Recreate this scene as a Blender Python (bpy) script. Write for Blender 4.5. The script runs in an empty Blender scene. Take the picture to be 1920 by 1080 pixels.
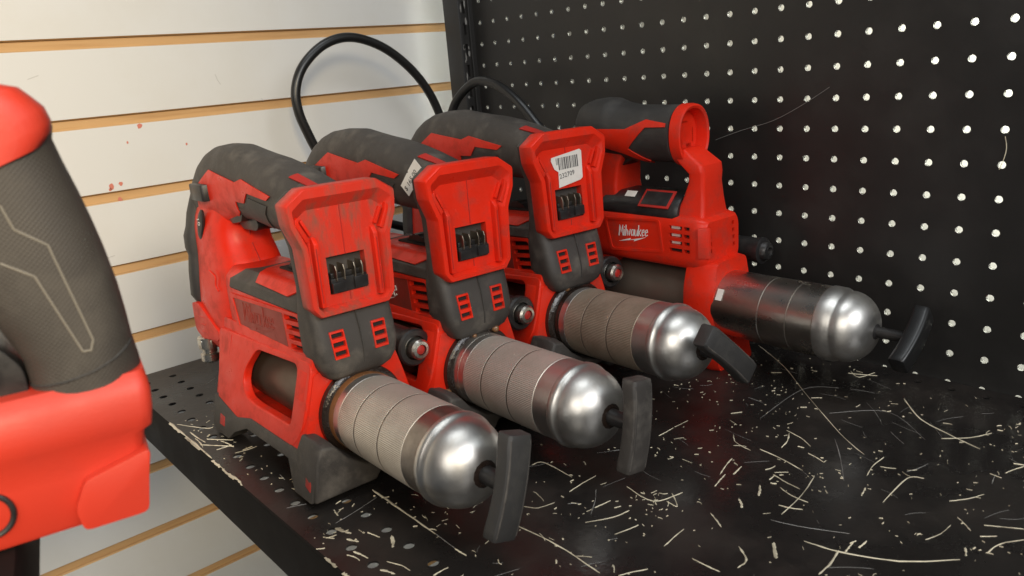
import bpy, bmesh, math, random
from mathutils import Vector, Matrix
R = math.radians
S = 0.001          # all modelling coordinates below are millimetres
scn = bpy.context.scene
col = scn.collection
random.seed(7)

# ------------------------------------------------------------------ camera
cam_d = bpy.data.cameras.new('camera')
cam = bpy.data.objects.new('camera', cam_d); col.objects.link(cam)
cam_d.sensor_width = 36.0
cam_d.lens = 1457.736 / 1920 * 36
cam_d.clip_start = 0.02; cam_d.clip_end = 50
right = Vector((0.6553876, 0.75064947, -0.08362095))
up = Vector((-0.15531767, 0.24229187, 0.95769049))
fwd = Vector((-0.73915054, 0.61467066, -0.27538421))
m = Matrix((right, up, -fwd)).transposed().to_4x4()
m.translation = Vector((782.657, -637.006, 275.12)) * S
cam.matrix_world = m
cam_d.dof.use_dof = True
cam_d.dof.focus_distance = 0.66
cam_d.dof.aperture_fstop = 17
scn.camera = cam

# ------------------------------------------------------------------ light of the shop
world = bpy.data.worlds.new('World'); scn.world = world; world.use_nodes = True
bg = world.node_tree.nodes['Background']
bg.inputs[0].default_value = (0.86, 0.92, 1.0, 1); bg.inputs[1].default_value = 0.065
def area(name, loc, target, size, power, colr, size_y=None, spread=180):
    d = bpy.data.lights.new(name, 'AREA'); d.energy = power; d.color = colr
    d.shape = 'RECTANGLE'; d.size = size; d.size_y = size_y or size; d.spread = R(spread)
    o = bpy.data.objects.new(name, d); col.objects.link(o); o.location = loc
    o.rotation_euler = (Vector(target) - Vector(loc)).to_track_quat('-Z', 'Y').to_euler()
    return o
area('shop_ceiling_lamp', (2.05, -0.60, 1.10), (0.15, -0.35, 0.12), 0.9, 18.5, (0.98, 0.985, 1.0))
area('ceiling_tube_lamp', (0.6, -0.45, 2.0), (0.2, -0.30, 0), 1.2, 10, (0.92, 0.97, 1.0), 0.6)
area('aisle_fill_light', (1.2, -1.75, 0.85), (0.35, -0.3, 0.1), 1.1, 14, (1.0, 0.95, 0.87), 1.1)  # added fill for reflections in the steel and for the gun sides
area('window_daylight', (1.9, 0.15, 1.2), (0.4, -0.2, 0.1), 0.8, 4, (0.82, 0.93, 1.0))
area('backroom_lamp', (0.86, 0.13, 0.52), (0.80, 0.42, 0.40), 0.22, 11, (0.88, 0.97, 1.0), spread=120)
area('backroom_tube', (0.45, 0.06, 0.55), (0.42, 0.42, 0.12), 0.5, 1.3, (1.0, 0.92, 0.80), 0.1, spread=140)
sp = bpy.data.lights.new('added_warm_spot', 'SPOT'); sp.energy = 158; sp.color = (1.0, 0.80, 0.50); sp.spot_size = R(31); sp.spot_blend = 1.0; sp.shadow_soft_size = 0.16  # added spot; its soft cone replaces the shadow edge of an unbuilt shelf
spo = bpy.data.objects.new('added_warm_spot', sp); col.objects.link(spo); spo.location = (2.0, -1.2, 0.80)
spo.rotation_euler = (Vector((-0.1, -0.66, 0.24)) - spo.location).to_track_quat('-Z', 'Y').to_euler()
scn.view_settings.view_transform = 'Standard'
scn.view_settings.look = 'None'
scn.view_settings.exposure = 0.0
scn.view_settings.gamma = 1.0

# ------------------------------------------------------------------ materials
def mat(name, base, rough=0.5, metal=0.0, dirt=None, dirt_amt=0.0, dirt_lo=0.5, dirt_hi=0.75, scale=30,
        bump=0.0, bump_scale=400, rough_var=0.12, spec=0.5, aniso=None, stretch=None, var=0.0):
    mt = bpy.data.materials.new(name); mt.use_nodes = True
    nt = mt.node_tree; N = nt.nodes; L = nt.links
    bs = N['Principled BSDF']
    bs.inputs['Roughness'].default_value = rough; bs.inputs['Metallic'].default_value = metal
    bs.inputs['Specular IOR Level'].default_value = spec
    tc = N.new('ShaderNodeTexCoord'); oi = N.new('ShaderNodeObjectInfo')
    mul = N.new('ShaderNodeMath'); mul.operation = 'MULTIPLY'; mul.inputs[1].default_value = 7.3
    L.new(oi.outputs['Random'], mul.inputs[0])
    add = N.new('ShaderNodeVectorMath'); add.operation = 'ADD'
    L.new(tc.outputs['Object'], add.inputs[0]); L.new(mul.outputs[0], add.inputs[1])
    vec = add.outputs[0]
    if stretch:
        mp = N.new('ShaderNodeMapping'); mp.inputs['Scale'].default_value = stretch
        L.new(vec, mp.inputs['Vector']); vec = mp.outputs[0]
    n1 = N.new('ShaderNodeTexNoise'); n1.inputs['Scale'].default_value = scale
    n1.inputs['Detail'].default_value = 8; n1.inputs['Roughness'].default_value = 0.62
    L.new(vec, n1.inputs['Vector'])
    colr = None
    rgb = N.new('ShaderNodeRGB'); rgb.outputs[0].default_value = (*base, 1); colr = rgb.outputs[0]
    if var:
        n3 = N.new('ShaderNodeTexNoise'); n3.inputs['Scale'].default_value = scale * 0.4; n3.inputs['Detail'].default_value = 4
        L.new(vec, n3.inputs['Vector'])
        mr = N.new('ShaderNodeMapRange'); mr.inputs[1].default_value = 0.3; mr.inputs[2].default_value = 0.7
        mr.inputs[3].default_value = 1 - var; mr.inputs[4].default_value = 1 + var
        L.new(n3.outputs[0], mr.inputs[0])
        hv = N.new('ShaderNodeHueSaturation'); L.new(colr, hv.inputs['Color']); L.new(mr.outputs[0], hv.inputs['Value'])
        colr = hv.outputs[0]
    if dirt:
        rp = N.new('ShaderNodeMapRange'); rp.inputs[1].default_value = dirt_lo; rp.inputs[2].default_value = dirt_hi
        rp.inputs[3].default_value = 0; rp.inputs[4].default_value = dirt_amt
        L.new(n1.outputs[0], rp.inputs[0])
        mx = N.new('ShaderNodeMix'); mx.data_type = 'RGBA'
        L.new(rp.outputs[0], mx.inputs[0]); L.new(colr, mx.inputs[6]); mx.inputs[7].default_value = (*dirt, 1)
        colr = mx.outputs[2]
    L.new(colr, bs.inputs['Base Color'])
    if rough_var:
        rr = N.new('ShaderNodeMapRange'); rr.inputs[1].default_value = 0.3; rr.inputs[2].default_value = 0.7
        rr.inputs[3].default_value = max(0.03, rough - rough_var); rr.inputs[4].default_value = min(1, rough + rough_var)
        L.new(n1.outputs[0], rr.inputs[0]); L.new(rr.outputs[0], bs.inputs['Roughness'])
    if bump:
        n2 = N.new('ShaderNodeTexNoise'); n2.inputs['Scale'].default_value = bump_scale; n2.inputs['Detail'].default_value = 3
        L.new(vec, n2.inputs['Vector'])
        bp = N.new('ShaderNodeBump'); bp.inputs['Strength'].default_value = bump; bp.inputs['Distance'].default_value = 0.0006
        L.new(n2.outputs[0], bp.inputs['Height']); L.new(bp.outputs[0], bs.inputs['Normal'])
    return mt

M = {}
M['red'] = mat('red_plastic', (0.70, 0.024, 0.0075), 0.42, spec=0.32, dirt=(0.14, 0.05, 0.033), dirt_amt=0.42, dirt_lo=0.5, dirt_hi=0.72, scale=60, bump=0.12, bump_scale=900, rough_var=0.16, var=0.08)
M['red_dusty'] = mat('red_plastic_dusty', (0.62, 0.032, 0.014), 0.45, dirt=(0.15, 0.085, 0.055), dirt_amt=0.75, dirt_lo=0.48, dirt_hi=0.68, scale=60, stretch=(1, 1.6, .6), bump=0.12, bump_scale=900)
M['red_dark'] = mat('red_plastic_worn', (0.40, 0.017, 0.011), 0.5, dirt=(0.07, 0.035, 0.025), dirt_amt=0.6, scale=30, bump=0.1, bump_scale=800)
M['grey'] = mat('grey_rubber', (0.047, 0.041, 0.036), 0.6, dirt=(0.17, 0.15, 0.125), dirt_amt=0.55, dirt_lo=0.5, dirt_hi=0.72, scale=48, bump=0.35, bump_scale=1500, var=0.2)
M['greyd'] = mat('grey_rubber_dark', (0.035, 0.033, 0.031), 0.55, dirt=(0.10, 0.09, 0.075), dirt_amt=0.35, scale=45, bump=0.3, bump_scale=1300, var=0.2)
M['black'] = mat('black_plastic', (0.016, 0.015, 0.015), 0.38, dirt=(0.08, 0.07, 0.06), dirt_amt=0.25, scale=60, bump=0.1)
M['rubber'] = mat('black_hose_rubber', (0.012, 0.012, 0.012), 0.33, rough_var=0.06, scale=40)
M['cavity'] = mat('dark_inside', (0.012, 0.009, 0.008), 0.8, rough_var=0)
M['steel'] = mat('brushed_steel', (0.64, 0.62, 0.585), 0.41, 1.0, dirt=(0.36, 0.27, 0.19), dirt_amt=0.45, dirt_lo=0.55, dirt_hi=0.74, scale=38, bump=0.06, bump_scale=500, rough_var=0.08)
M['knurl'] = mat('knurled_steel', (0.66, 0.615, 0.545), 0.55, 0.8, dirt=(0.33, 0.26, 0.19), dirt_amt=0.6, dirt_lo=0.42, dirt_hi=0.75, scale=22, bump=0.15, bump_scale=1200, rough_var=0.08)
M['knurl_brown'] = mat('knurled_steel_stained', (0.42, 0.355, 0.275), 0.58, 0.72, dirt=(0.15, 0.105, 0.065), dirt_amt=0.7, dirt_lo=0.4, dirt_hi=0.7, scale=24, bump=0.15, bump_scale=1200, rough_var=0.08)
M['red_faded'] = mat('faded_red_plastic', (0.58, 0.042, 0.020), 0.46, dirt=(0.40, 0.03, 0.018), dirt_amt=0.5, dirt_lo=0.45, dirt_hi=0.75, scale=14, bump=0.1, bump_scale=700)
M['red_panel'] = mat('worn_dark_red_panel', (0.30, 0.030, 0.018), 0.5, dirt=(0.16, 0.05, 0.035), dirt_amt=0.5, scale=70, bump=0.15, bump_scale=800)
M['sleeve'] = mat('dark_sleeve_paint', (0.15, 0.118, 0.092), 0.4, 0.5, dirt=(0.14, 0.115, 0.09), dirt_amt=0.4, scale=35)
M['nickel'] = mat('nickel_fitting', (0.62, 0.60, 0.54), 0.33, 1.0, dirt=(0.12, 0.09, 0.07), dirt_amt=0.6, dirt_lo=0.45, dirt_hi=0.65, scale=90)
M['copper'] = mat('terminal_blade_metal', (0.32, 0.27, 0.21), 0.45, 1.0)
M['rust'] = mat('rusty_grease', (0.24, 0.10, 0.035), 0.55, dirt=(0.10, 0.05, 0.02), dirt_amt=0.8, scale=80)
M['grease'] = mat('dark_grease', (0.02, 0.013, 0.010), 0.18, rough_var=0.08, scale=80, bump=0.8, bump_scale=350)
M['white'] = mat('white_print', (0.78, 0.77, 0.74), 0.5, rough_var=0)
M['paper'] = mat('paper_sticker', (0.74, 0.71, 0.65), 0.6, dirt=(0.5, 0.42, 0.34), dirt_amt=0.4, scale=60)
M['ink'] = mat('black_ink', (0.02, 0.02, 0.022), 0.6, rough_var=0)
M['melamine'] = mat('white_melamine', (0.575, 0.575, 0.56), 0.34, dirt=(0.52, 0.50, 0.45), dirt_amt=0.5, dirt_lo=0.45, dirt_hi=0.8, scale=9, rough_var=0.05, spec=0.35)
M['mdf'] = mat('brown_mdf', (0.50, 0.31, 0.14), 0.8, dirt=(0.34, 0.19, 0.08), dirt_amt=0.6, scale=60, stretch=(1, 0.15, 3))
M['peg'] = mat('black_painted_steel', (0.016, 0.015, 0.014), 0.42, dirt=(0.04, 0.036, 0.032), dirt_amt=0.5, dirt_lo=0.5, dirt_hi=0.8, scale=12, bump=0.1, bump_scale=500, rough_var=0.1)
M['shelf'] = mat('scuffed_black_shelf', (0.014, 0.012, 0.011), 0.31, dirt=(0.05, 0.038, 0.03), dirt_amt=0.55, dirt_lo=0.48, dirt_hi=0.8, scale=16, bump=0.25, bump_scale=220, rough_var=0.16)
M['lip'] = mat('black_shelf_lip', (0.008, 0.007, 0.0065), 0.55, dirt=(0.02, 0.017, 0.015), dirt_amt=0.5, scale=14, rough_var=0.08, spec=0.07)
M['black_steel'] = mat('dark_oiled_steel', (0.62, 0.58, 0.52), 0.30, 1.0, dirt=(0.28, 0.235, 0.18), dirt_amt=0.6, dirt_lo=0.42, dirt_hi=0.66, scale=20, bump=0.05, bump_scale=300, stretch=(1, 1, 2.2))
M['band'] = mat('dark_steel_band', (0.36, 0.33, 0.30), 0.36, 1.0, dirt=(0.12, 0.09, 0.07), dirt_amt=0.5, scale=30)
M['amber'] = mat('amber_grease', (0.20, 0.10, 0.045), 0.12, rough_var=0.05, scale=60, bump=0.6, bump_scale=300)
M['chip'] = mat('pale_paint_chip', (0.66, 0.59, 0.43), 0.7, dirt=(0.22, 0.18, 0.12), dirt_amt=0.8, dirt_lo=0.5, dirt_hi=0.66, rough_var=0, var=0.3, scale=45)
M['rim'] = mat('punched_hole_rim', (0.22, 0.215, 0.20), 0.4, 0.3, rough_var=0)
M['scratch'] = mat('bare_steel_scratch', (0.30, 0.29, 0.27), 0.5, 0.4, rough_var=0)
M['cream'] = mat('cream_board', (0.70, 0.66, 0.55), 0.6, scale=6, var=0.15)
M['scuff'] = mat('grey_scuff', (0.42, 0.415, 0.40), 0.5, rough_var=0)
M['smudge'] = mat('red_smudge', (0.50, 0.16, 0.11), 0.6, rough_var=0)

def grip_weave(mt):
    nt = mt.node_tree; N = nt.nodes; L = nt.links; bs = N['Principled BSDF']
    tc = N.new('ShaderNodeTexCoord'); h = None
    for rot in (0.75, -0.75):
        mp = N.new('ShaderNodeMapping'); mp.inputs['Rotation'].default_value = (rot, 0, 0.2)
        w = N.new('ShaderNodeTexWave'); w.bands_direction = 'Z'; w.inputs['Scale'].default_value = 260; w.inputs['Distortion'].default_value = 0
        L.new(tc.outputs['Object'], mp.inputs[0]); L.new(mp.outputs[0], w.inputs['Vector'])
        if h is None: h = w.outputs['Fac']
        else:
            mx = N.new('ShaderNodeMath'); mx.operation = 'MULTIPLY'; L.new(h, mx.inputs[0]); L.new(w.outputs['Fac'], mx.inputs[1]); h = mx.outputs[0]
    bp = N.new('ShaderNodeBump'); bp.inputs['Strength'].default_value = 0.18; bp.inputs['Distance'].default_value = 0.0005
    L.new(h, bp.inputs['Height']); L.new(bp.outputs[0], bs.inputs['Normal'])
M['weave'] = mat('textured_grip_rubber', (0.050, 0.043, 0.036), 0.6, dirt=(0.12, 0.105, 0.085), dirt_amt=0.4, scale=45, var=0.15)
grip_weave(M['weave'])

# ------------------------------------------------------------------ mesh helpers
def ring_yz(x, pts): return [(x, y, z) for y, z in pts]
def ring_xy(z, pts): return [(x, y, z) for x, y in pts]
def ring_xz(y, pts): return [(x, y, z) for x, z in pts]
def loft(rings, cap=True, close=True):
    n = len(rings[0]); V = [p for r in rings for p in r]; F = []
    for i in range(len(rings) - 1):
        for j in range(n if close else n - 1):
            k = (j + 1) % n
            F.append((i*n+j, i*n+k, (i+1)*n+k, (i+1)*n+j))
    if cap and close:
        F.append(tuple(range(n))[::-1]); F.append(tuple((len(rings)-1)*n + j for j in range(n)))
    return V, F
def se(a, b, p=2.4, n=36, c=(0, 0), rot=0):
    out = []
    for i in range(n):
        t = 2*math.pi*i/n + rot; cc, ss = math.cos(t), math.sin(t)
        out.append((c[0] + a*math.copysign(abs(cc)**(2/p), cc), c[1] + b*math.copysign(abs(ss)**(2/p), ss)))
    return out
def circ(r, n=36, c=(0, 0)): return [(c[0]+r*math.cos(2*math.pi*i/n), c[1]+r*math.sin(2*math.pi*i/n)) for i in range(n)]
def rpoly(pts, r=3, seg=3):
    out = []; n = len(pts)
    for i in range(n):
        p0, p1, p2 = Vector(pts[i-1]), Vector(pts[i]), Vector(pts[(i+1) % n])
        rr = min(r, (p1-p0).length*0.45, (p2-p1).length*0.45)
        a = p1 + (p0-p1).normalized()*rr; b = p1 + (p2-p1).normalized()*rr
        for k in range(seg+1):
            t = k/seg; out.append(tuple(a*(1-t)**2 + p1*2*t*(1-t) + b*t*t))
    return out
def lathe(prof, axis='x', n=48, c=(0, 0)):
    rings = []
    for s, r in prof:
        r = max(r, 0.01)
        pts = circ(r, n, c)
        rings.append(ring_yz(s, pts) if axis == 'x' else ring_xy(s, pts) if axis == 'z' else ring_xz(s, pts))
    return loft(rings)
def box(x0, x1, y0, y1, z0, z1):
    return loft([[(x0,y0,z0),(x1,y0,z0),(x1,y1,z0),(x0,y1,z0)], [(x0,y0,z1),(x1,y0,z1),(x1,y1,z1),(x0,y1,z1)]])
def prism(pts, a0, a1, plane='xz'):
    f = {'xz': ring_xz, 'xy': ring_xy, 'yz': ring_yz}[plane]
    return loft([f(a0, pts), f(a1, pts)])
def merge(*vfs):
    V, F = [], []
    for v, f in vfs:
        o = len(V); V += list(v); F += [tuple(i+o for i in q) for q in f]
    return V, F
def xform(vf, mt): return [tuple(mt @ Vector(v)) for v in vf[0]], vf[1]
def tube(path, r, n=14, sub=6):
    P = [Vector(p) for p in path]; pts = []
    for i in range(len(P)-1):
        p0 = P[max(i-1, 0)]; p1 = P[i]; p2 = P[i+1]; p3 = P[min(i+2, len(P)-1)]
        for k in range(sub):
            t = k/sub
            pts.append(0.5*((2*p1) + (p2-p0)*t + (2*p0-5*p1+4*p2-p3)*t*t + (3*p1-p0-3*p2+p3)*t**3))
    pts.append(P[-1])
    rings = []; nrm = None
    for i, p in enumerate(pts):
        d = (pts[min(i+1, len(pts)-1)] - pts[max(i-1, 0)]).normalized()
        if nrm is None: nrm = d.orthogonal().normalized()
        nrm = (nrm - d*nrm.dot(d)).normalized(); b = d.cross(nrm)
        rings.append([tuple(p + nrm*r*math.cos(2*math.pi*j/n) + b*r*math.sin(2*math.pi*j/n)) for j in range(n)])
    return loft(rings)
def to_mesh(name, vf, bevel=0, seg=2, smooth=38, bang=30):
    bm = bmesh.new(); vs = [bm.verts.new(v) for v in vf[0]]
    for f in vf[1]:
        try: bm.faces.new([vs[i] for i in f])
        except ValueError: pass
    bmesh.ops.remove_doubles(bm, verts=bm.verts, dist=0.002)
    bmesh.ops.recalc_face_normals(bm, faces=bm.faces)
    if bevel:
        es = [e for e in bm.edges if len(e.link_faces) == 2 and e.calc_face_angle(0) > R(bang)]
        bmesh.ops.bevel(bm, geom=es, offset=bevel, segments=seg, profile=0.6, affect='EDGES', clamp_overlap=True)
    finish(bm, smooth); me = bpy.data.meshes.new(name); bm.to_mesh(me); bm.free(); return me
def finish(bm, smooth=38):
    for v in bm.verts: v.co *= S
    for f in bm.faces: f.smooth = smooth > 0
    for e in bm.edges:
        if len(e.link_faces) == 2: e.smooth = e.calc_face_angle(0) < R(smooth)
def obj(name, me, material=None, parent=None):
    o = bpy.data.objects.new(name, me); col.objects.link(o)
    if material and not me.materials: me.materials.append(M[material])
    if parent: o.parent = parent
    return o
def part(name, vf, material, parent, bevel=0, seg=2, smooth=38, bang=30):
    return obj(name, to_mesh(name, vf, bevel, seg, smooth, bang), material, parent)
def cut(o, cutters):
    """real openings: subtract closed shapes from a part"""
    me = to_mesh('cutter', merge(*cutters), smooth=0)
    c = bpy.data.objects.new('cutter', me); col.objects.link(c)
    md = o.modifiers.new('cut', 'BOOLEAN'); md.operation = 'DIFFERENCE'; md.object = c; md.solver = 'EXACT'
    bpy.context.view_layer.update()
    c.matrix_world = o.matrix_world.copy()
    bpy.context.view_layer.update()
    dg = bpy.context.evaluated_depsgraph_get()
    nm = bpy.data.meshes.new_from_object(o.evaluated_get(dg))
    o.modifiers.clear(); o.data = nm; bpy.data.objects.remove(c)
    bm = bmesh.new(); bm.from_mesh(nm)
    for e in bm.edges:
        if len(e.link_faces) == 2: e.smooth = e.calc_face_angle(0) < R(38)
    bm.to_mesh(nm); bm.free()
def patch(vf, polys, plane, keep, thick=1.2, lift=0.6):
    """thin raised skin: the part of a shape's surface inside convex outlines, lifted off it"""
    ia, ib = {'xz': (0, 2), 'xy': (0, 1), 'yz': (1, 2)}[plane]
    out = bmesh.new()
    for poly in polys:
        bm = bmesh.new(); vs = [bm.verts.new(v) for v in vf[0]]
        for f in vf[1]:
            try: bm.faces.new([vs[i] for i in f])
            except ValueError: pass
        bmesh.ops.remove_doubles(bm, verts=bm.verts, dist=0.002)
        bmesh.ops.recalc_face_normals(bm, faces=bm.faces)
        bmesh.ops.delete(bm, geom=[f for f in bm.faces if not keep(f.calc_center_median(), f.normal)], context='FACES')
        area2 = sum(poly[i-1][0]*poly[i][1] - poly[i][0]*poly[i-1][1] for i in range(len(poly)))
        if area2 < 0: poly = poly[::-1]
        for i in range(len(poly)):
            a, b = poly[i-1], poly[i]; co = [0, 0, 0]; no = [0, 0, 0]
            co[ia], co[ib] = a; no[ia], no[ib] = (b[1]-a[1]), -(b[0]-a[0])
            bmesh.ops.bisect_plane(bm, geom=bm.verts[:]+bm.edges[:]+bm.faces[:], plane_co=co, plane_no=no, clear_outer=True)
        tmp = bpy.data.meshes.new('t'); bm.to_mesh(tmp); bm.free(); out.from_mesh(tmp); bpy.data.meshes.remove(tmp)
    bmesh.ops.remove_doubles(out, verts=out.verts, dist=0.02)
    out.normal_update()
    for v in out.verts: v.co += v.normal*lift
    geom = out.faces[:]
    key = lambda co: (round(co.x, 4), round(co.y, 4), round(co.z, 4))
    out.normal_update(); dirs = {key(v.co): v.normal.copy() for v in out.verts}
    ret = bmesh.ops.extrude_face_region(out, geom=geom)
    nv = [g for g in ret['geom'] if isinstance(g, bmesh.types.BMVert)]
    for v in nv: v.co += dirs[key(v.co)]*thick
    bmesh.ops.recalc_face_normals(out, faces=out.faces)
    V = [tuple(v.co) for v in out.verts]; out.verts.index_update()
    F = [tuple(v.index for v in f.verts) for f in out.faces]; out.free()
    return V, F
def thing(name, label, cat, loc, rot=(0, 0, 0), group=None):
    o = bpy.data.objects.new(name, None); col.objects.link(o); o.empty_display_size = 0.02
    o.location = Vector(loc)*S; o.rotation_euler = rot; o['label'] = label; o['category'] = cat
    if group: o['group'] = group
    return o
def tag(o, label, cat, group=None, kind=None):
    o['label'] = label; o['category'] = cat
    if group: o['group'] = group
    if kind: o['kind'] = kind
    return o
def stroke(pts, w, d=0.25, z=0.0):
    """flat pen stroke in the xy plane as a thin raised ribbon"""
    L = []; Rr = []
    P = [Vector((p[0], p[1])) for p in pts]
    for i, p in enumerate(P):
        t = (P[min(i+1, len(P)-1)] - P[max(i-1, 0)]).normalized(); n = Vector((-t.y, t.x))
        L.append(p+n*w/2); Rr.append(p-n*w/2)
    rings = [[(a.x, a.y, z), (b.x, b.y, z), (b.x, b.y, z+d), (a.x, a.y, z+d)] for a, b in zip(L, Rr)]
    return loft(rings)
GL = {'M': ([[(0,0),(.06,1),(.2,.3),(.36,1),(.42,0)]], .52), 'i': ([[(0,0),(.03,.6)],[(.04,.76),(.05,.86)]], .15), 'l': ([[(0,0),(.05,1)]], .15),
      'w': ([[(0,.6),(.07,.02),(.16,.45),(.23,.02),(.34,.62)]], .42), 'a': ([[(.26,.56),(.1,.58),(.02,.25),(.09,.02),(.22,.12),(.27,.6),(.29,0)]], .37),
      'u': ([[(0,.6),(.02,.12),(.1,.0),(.22,.12),(.25,.6),(.28,0)]], .36), 'k': ([[(0,0),(.04,1)],[(.26,.6),(.06,.28),(.28,0)]], .34),
      'e': ([[(.03,.3),(.25,.38),(.19,.6),(.07,.54),(.02,.25),(.1,.0),(.27,.12)]], .33)}
def wordmark(width, slope=0.06, tall=1.0):
    x = 0; vf = []; k = 0
    for ch in 'Milwaukee':
        st, adv = GL[ch]
        for s in st:
            vf.append(stroke([(x+px+py*0.08, py+(x+px)*slope) for px, py in s], .085, .02, k*.0004)); k += 1
        x += adv
    bolt = [(-.1,-.55),(1.25,-.22),(1.18,-.36),(2.75,-.02),(1.6,-.45),(1.62,-.3),(.4,-.55),(.5,-.42)]
    bolt = [(-.1,-.52),(1.2,-.17),(1.12,-.33),(2.8,.0),(1.5,-.47),(1.58,-.31)]
    vf.append(prism([(a, b+a*slope*.6) for a, b in bolt], 0, .02, 'xy'))
    V, F = merge(*vf); s = width/x
    return [(a*s, b*s*tall, c*s) for a, b, c in V], F
def text_vf(body, size, depth=0.12):
    cu = bpy.data.curves.new('t', 'FONT'); cu.body = body; cu.size = size; cu.extrude = depth/2; cu.resolution_u = 3
    o = bpy.data.objects.new('t', cu); col.objects.link(o); bpy.context.view_layer.update()
    me = bpy.data.meshes.new_from_object(o.evaluated_get(bpy.context.evaluated_depsgraph_get()))
    vf = [tuple(v.co) for v in me.vertices], [tuple(p.vertices) for p in me.polygons]
    bpy.data.objects.remove(o); bpy.data.meshes.remove(me); return vf
def frame_m(origin, xdir, ydir):
    x = Vector(xdir).normalized(); y = Vector(ydir); y = (y - x*y.dot(x)).normalized(); z = x.cross(y)
    mm = Matrix((x, y, z)).transposed().to_4x4(); mm.translation = Vector(origin); return mm

# ================================================================== setting
# --- slatwall (white faced MDF, grooves along Y), plane X = -99
wall = thing('slatwall', 'white slatwall panel with brown horizontal grooves behind the tools', 'wall panel', (0, 0, 0))
SX = -99
slat_me = None
for k in range(-3, 13):
    ztop = 326.0 - 76.2*k
    if slat_me is None:
        pr = [(SX-4.4, -67.4), (SX-2, -67.4), (SX, -66.2), (SX, -1.0), (SX-1.5, 0), (SX-4.4, 0)]
        V, F = prism(pr, -1300, 34, 'xz')
        slat_me = to_mesh('slat', (V, F), smooth=0)
        slat_me.materials.append(M['melamine']); slat_me.materials.append(M['mdf'])
        for p in slat_me.polygons: p.material_index = 0 if p.normal.x > 0.9 else 1
    o = obj('slat', slat_me, None, wall); o.location = (0, 0, ztop*S)
part('groove_backing', box(SX-13, SX-4.5, -1300, 34, -700, 600), 'mdf', wall)
def blob(n, r, sq=1):
    return [((r*(0.55+0.6*random.random()))*math.cos(2*math.pi*i/n), sq*(r*(0.55+0.6*random.random()))*math.sin(2*math.pi*i/n)) for i in range(n)]
for (y, z, r) in ((-389, 246, 3.2), (-428, 189, 3.0), (-419, 190, 2.2), (-423, 175, 2.6), (-430, 186, 1.6), (-404, 231, 1.2), (-345, 222, 1.3)):
    part('smudge', [(SX+0.3, y+a, z+b) for a, b in blob(9, r, 1.2)] and loft([[(SX-0.2, y+a, z+b) for a, b in bl] if i == 0 else [(SX+0.25, y+a, z+b) for a, b in bl] for bl in [blob(9, r, 1.2)] for i in (0, 1)]), 'smudge', wall, smooth=0)

for pts in ([(-300, 292), (-298.5, 286), (-296, 281)], [(-252, 262), (-250, 259)], [(-330, 128), (-318, 131)], [(-455, 120), (-447, 117), (-440, 118)], [(-210, 250), (-206, 247)], [(-480, 300), (-470, 303)]):
    part('scuff_mark', [(SX-.05 + c, a, b) for a, b, c in stroke(pts, .7, .2)[0]] and ([(SX-.05 + c, a, b) for a, b, c in stroke(pts, .7, .2)[0]], stroke(pts, .7, .2)[1]), 'scuff', wall, smooth=0)
# --- pegboard: black steel sheet with 1 inch grid of round holes, front face Y = 0
def holed_sheet(cols, rows, pitch, rad, thick, to3d, nseg=16):
    """cells with a round hole each; to3d(u, v, depth)"""
    V = []; F = []
    def add(u, v, d): V.append(to3d(u, v, d)); return len(V)-1
    per = []
    q = nseg//4
    for i in range(nseg):
        a = 2*math.pi*(i+0.0)/nseg + math.pi/4
        cx, sy = math.cos(a), math.sin(a); mx_ = max(abs(cx), abs(sy)); per.append((cx/mx_*pitch/2, sy/mx_*pitch/2, cx*rad, sy*rad))
    for cu in cols:
        for cv in rows:
            o = [add(cu+p[0], cv+p[1], 0) for p in per]; i_ = [add(cu+p[2], cv+p[3], 0) for p in per]
            b = [add(cu+p[2], cv+p[3], thick) for p in per]; ob = [add(cu+p[0], cv+p[1], thick) for p in per]
            for k in range(nseg):
                j = (k+1) % nseg
                F += [(o[k], o[j], i_[j], i_[k]), (i_[k], i_[j], b[j], b[k]), (b[k], b[j], ob[j], ob[k])]
    return V, F
pegcols = [25.4*c for c in range(0, 34)]
pegrows = [353 - 25.4*r for r in range(-7, 16)]
V, F = holed_sheet(pegcols, pegrows, 25.4, 2.8, 3.4, lambda u, v, d: (u, d, v))
pm = to_mesh('pegboard', (V, F), smooth=30); pm.materials.append(M['peg']); pm.materials.append(M['rim'])
for f_ in pm.polygons: f_.material_index = 0 if abs(f_.normal.y) > .5 else 1
pegboard = tag(obj('pegboard', pm), 'black perforated pegboard panel behind the right side of the shelf', 'pegboard')
V, F = box(-1, 0.4, -0, 0, 0, 0)
fl = box(-16, -12.7, -6, 3, -40, 540)
part('edge_flange', fl, 'peg', pegboard, bevel=0.6)
# scratch lines and a cobweb thread on it
thr = [(340, 190), (368, 199), (401, 208), (430, 222), (452, 235)]
part('thread', tube([(x, -1.2, z) for x, z in thr], 0.22, 6, 4), 'scratch', pegboard)
part('thread', tube([(x, -1.0, z) for x, z in [(585, 196), (586.5, 188), (585.5, 180), (583, 172)]], 0.3, 6, 4), 'chip', pegboard)

# board and store behind the holes
back = obj('display_board', to_mesh('b', box(-300, 1300, 420, 440, -500, 900), smooth=0), 'cream')
tag(back, 'cream coloured board seen in small dots through the pegboard holes', 'board')

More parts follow.
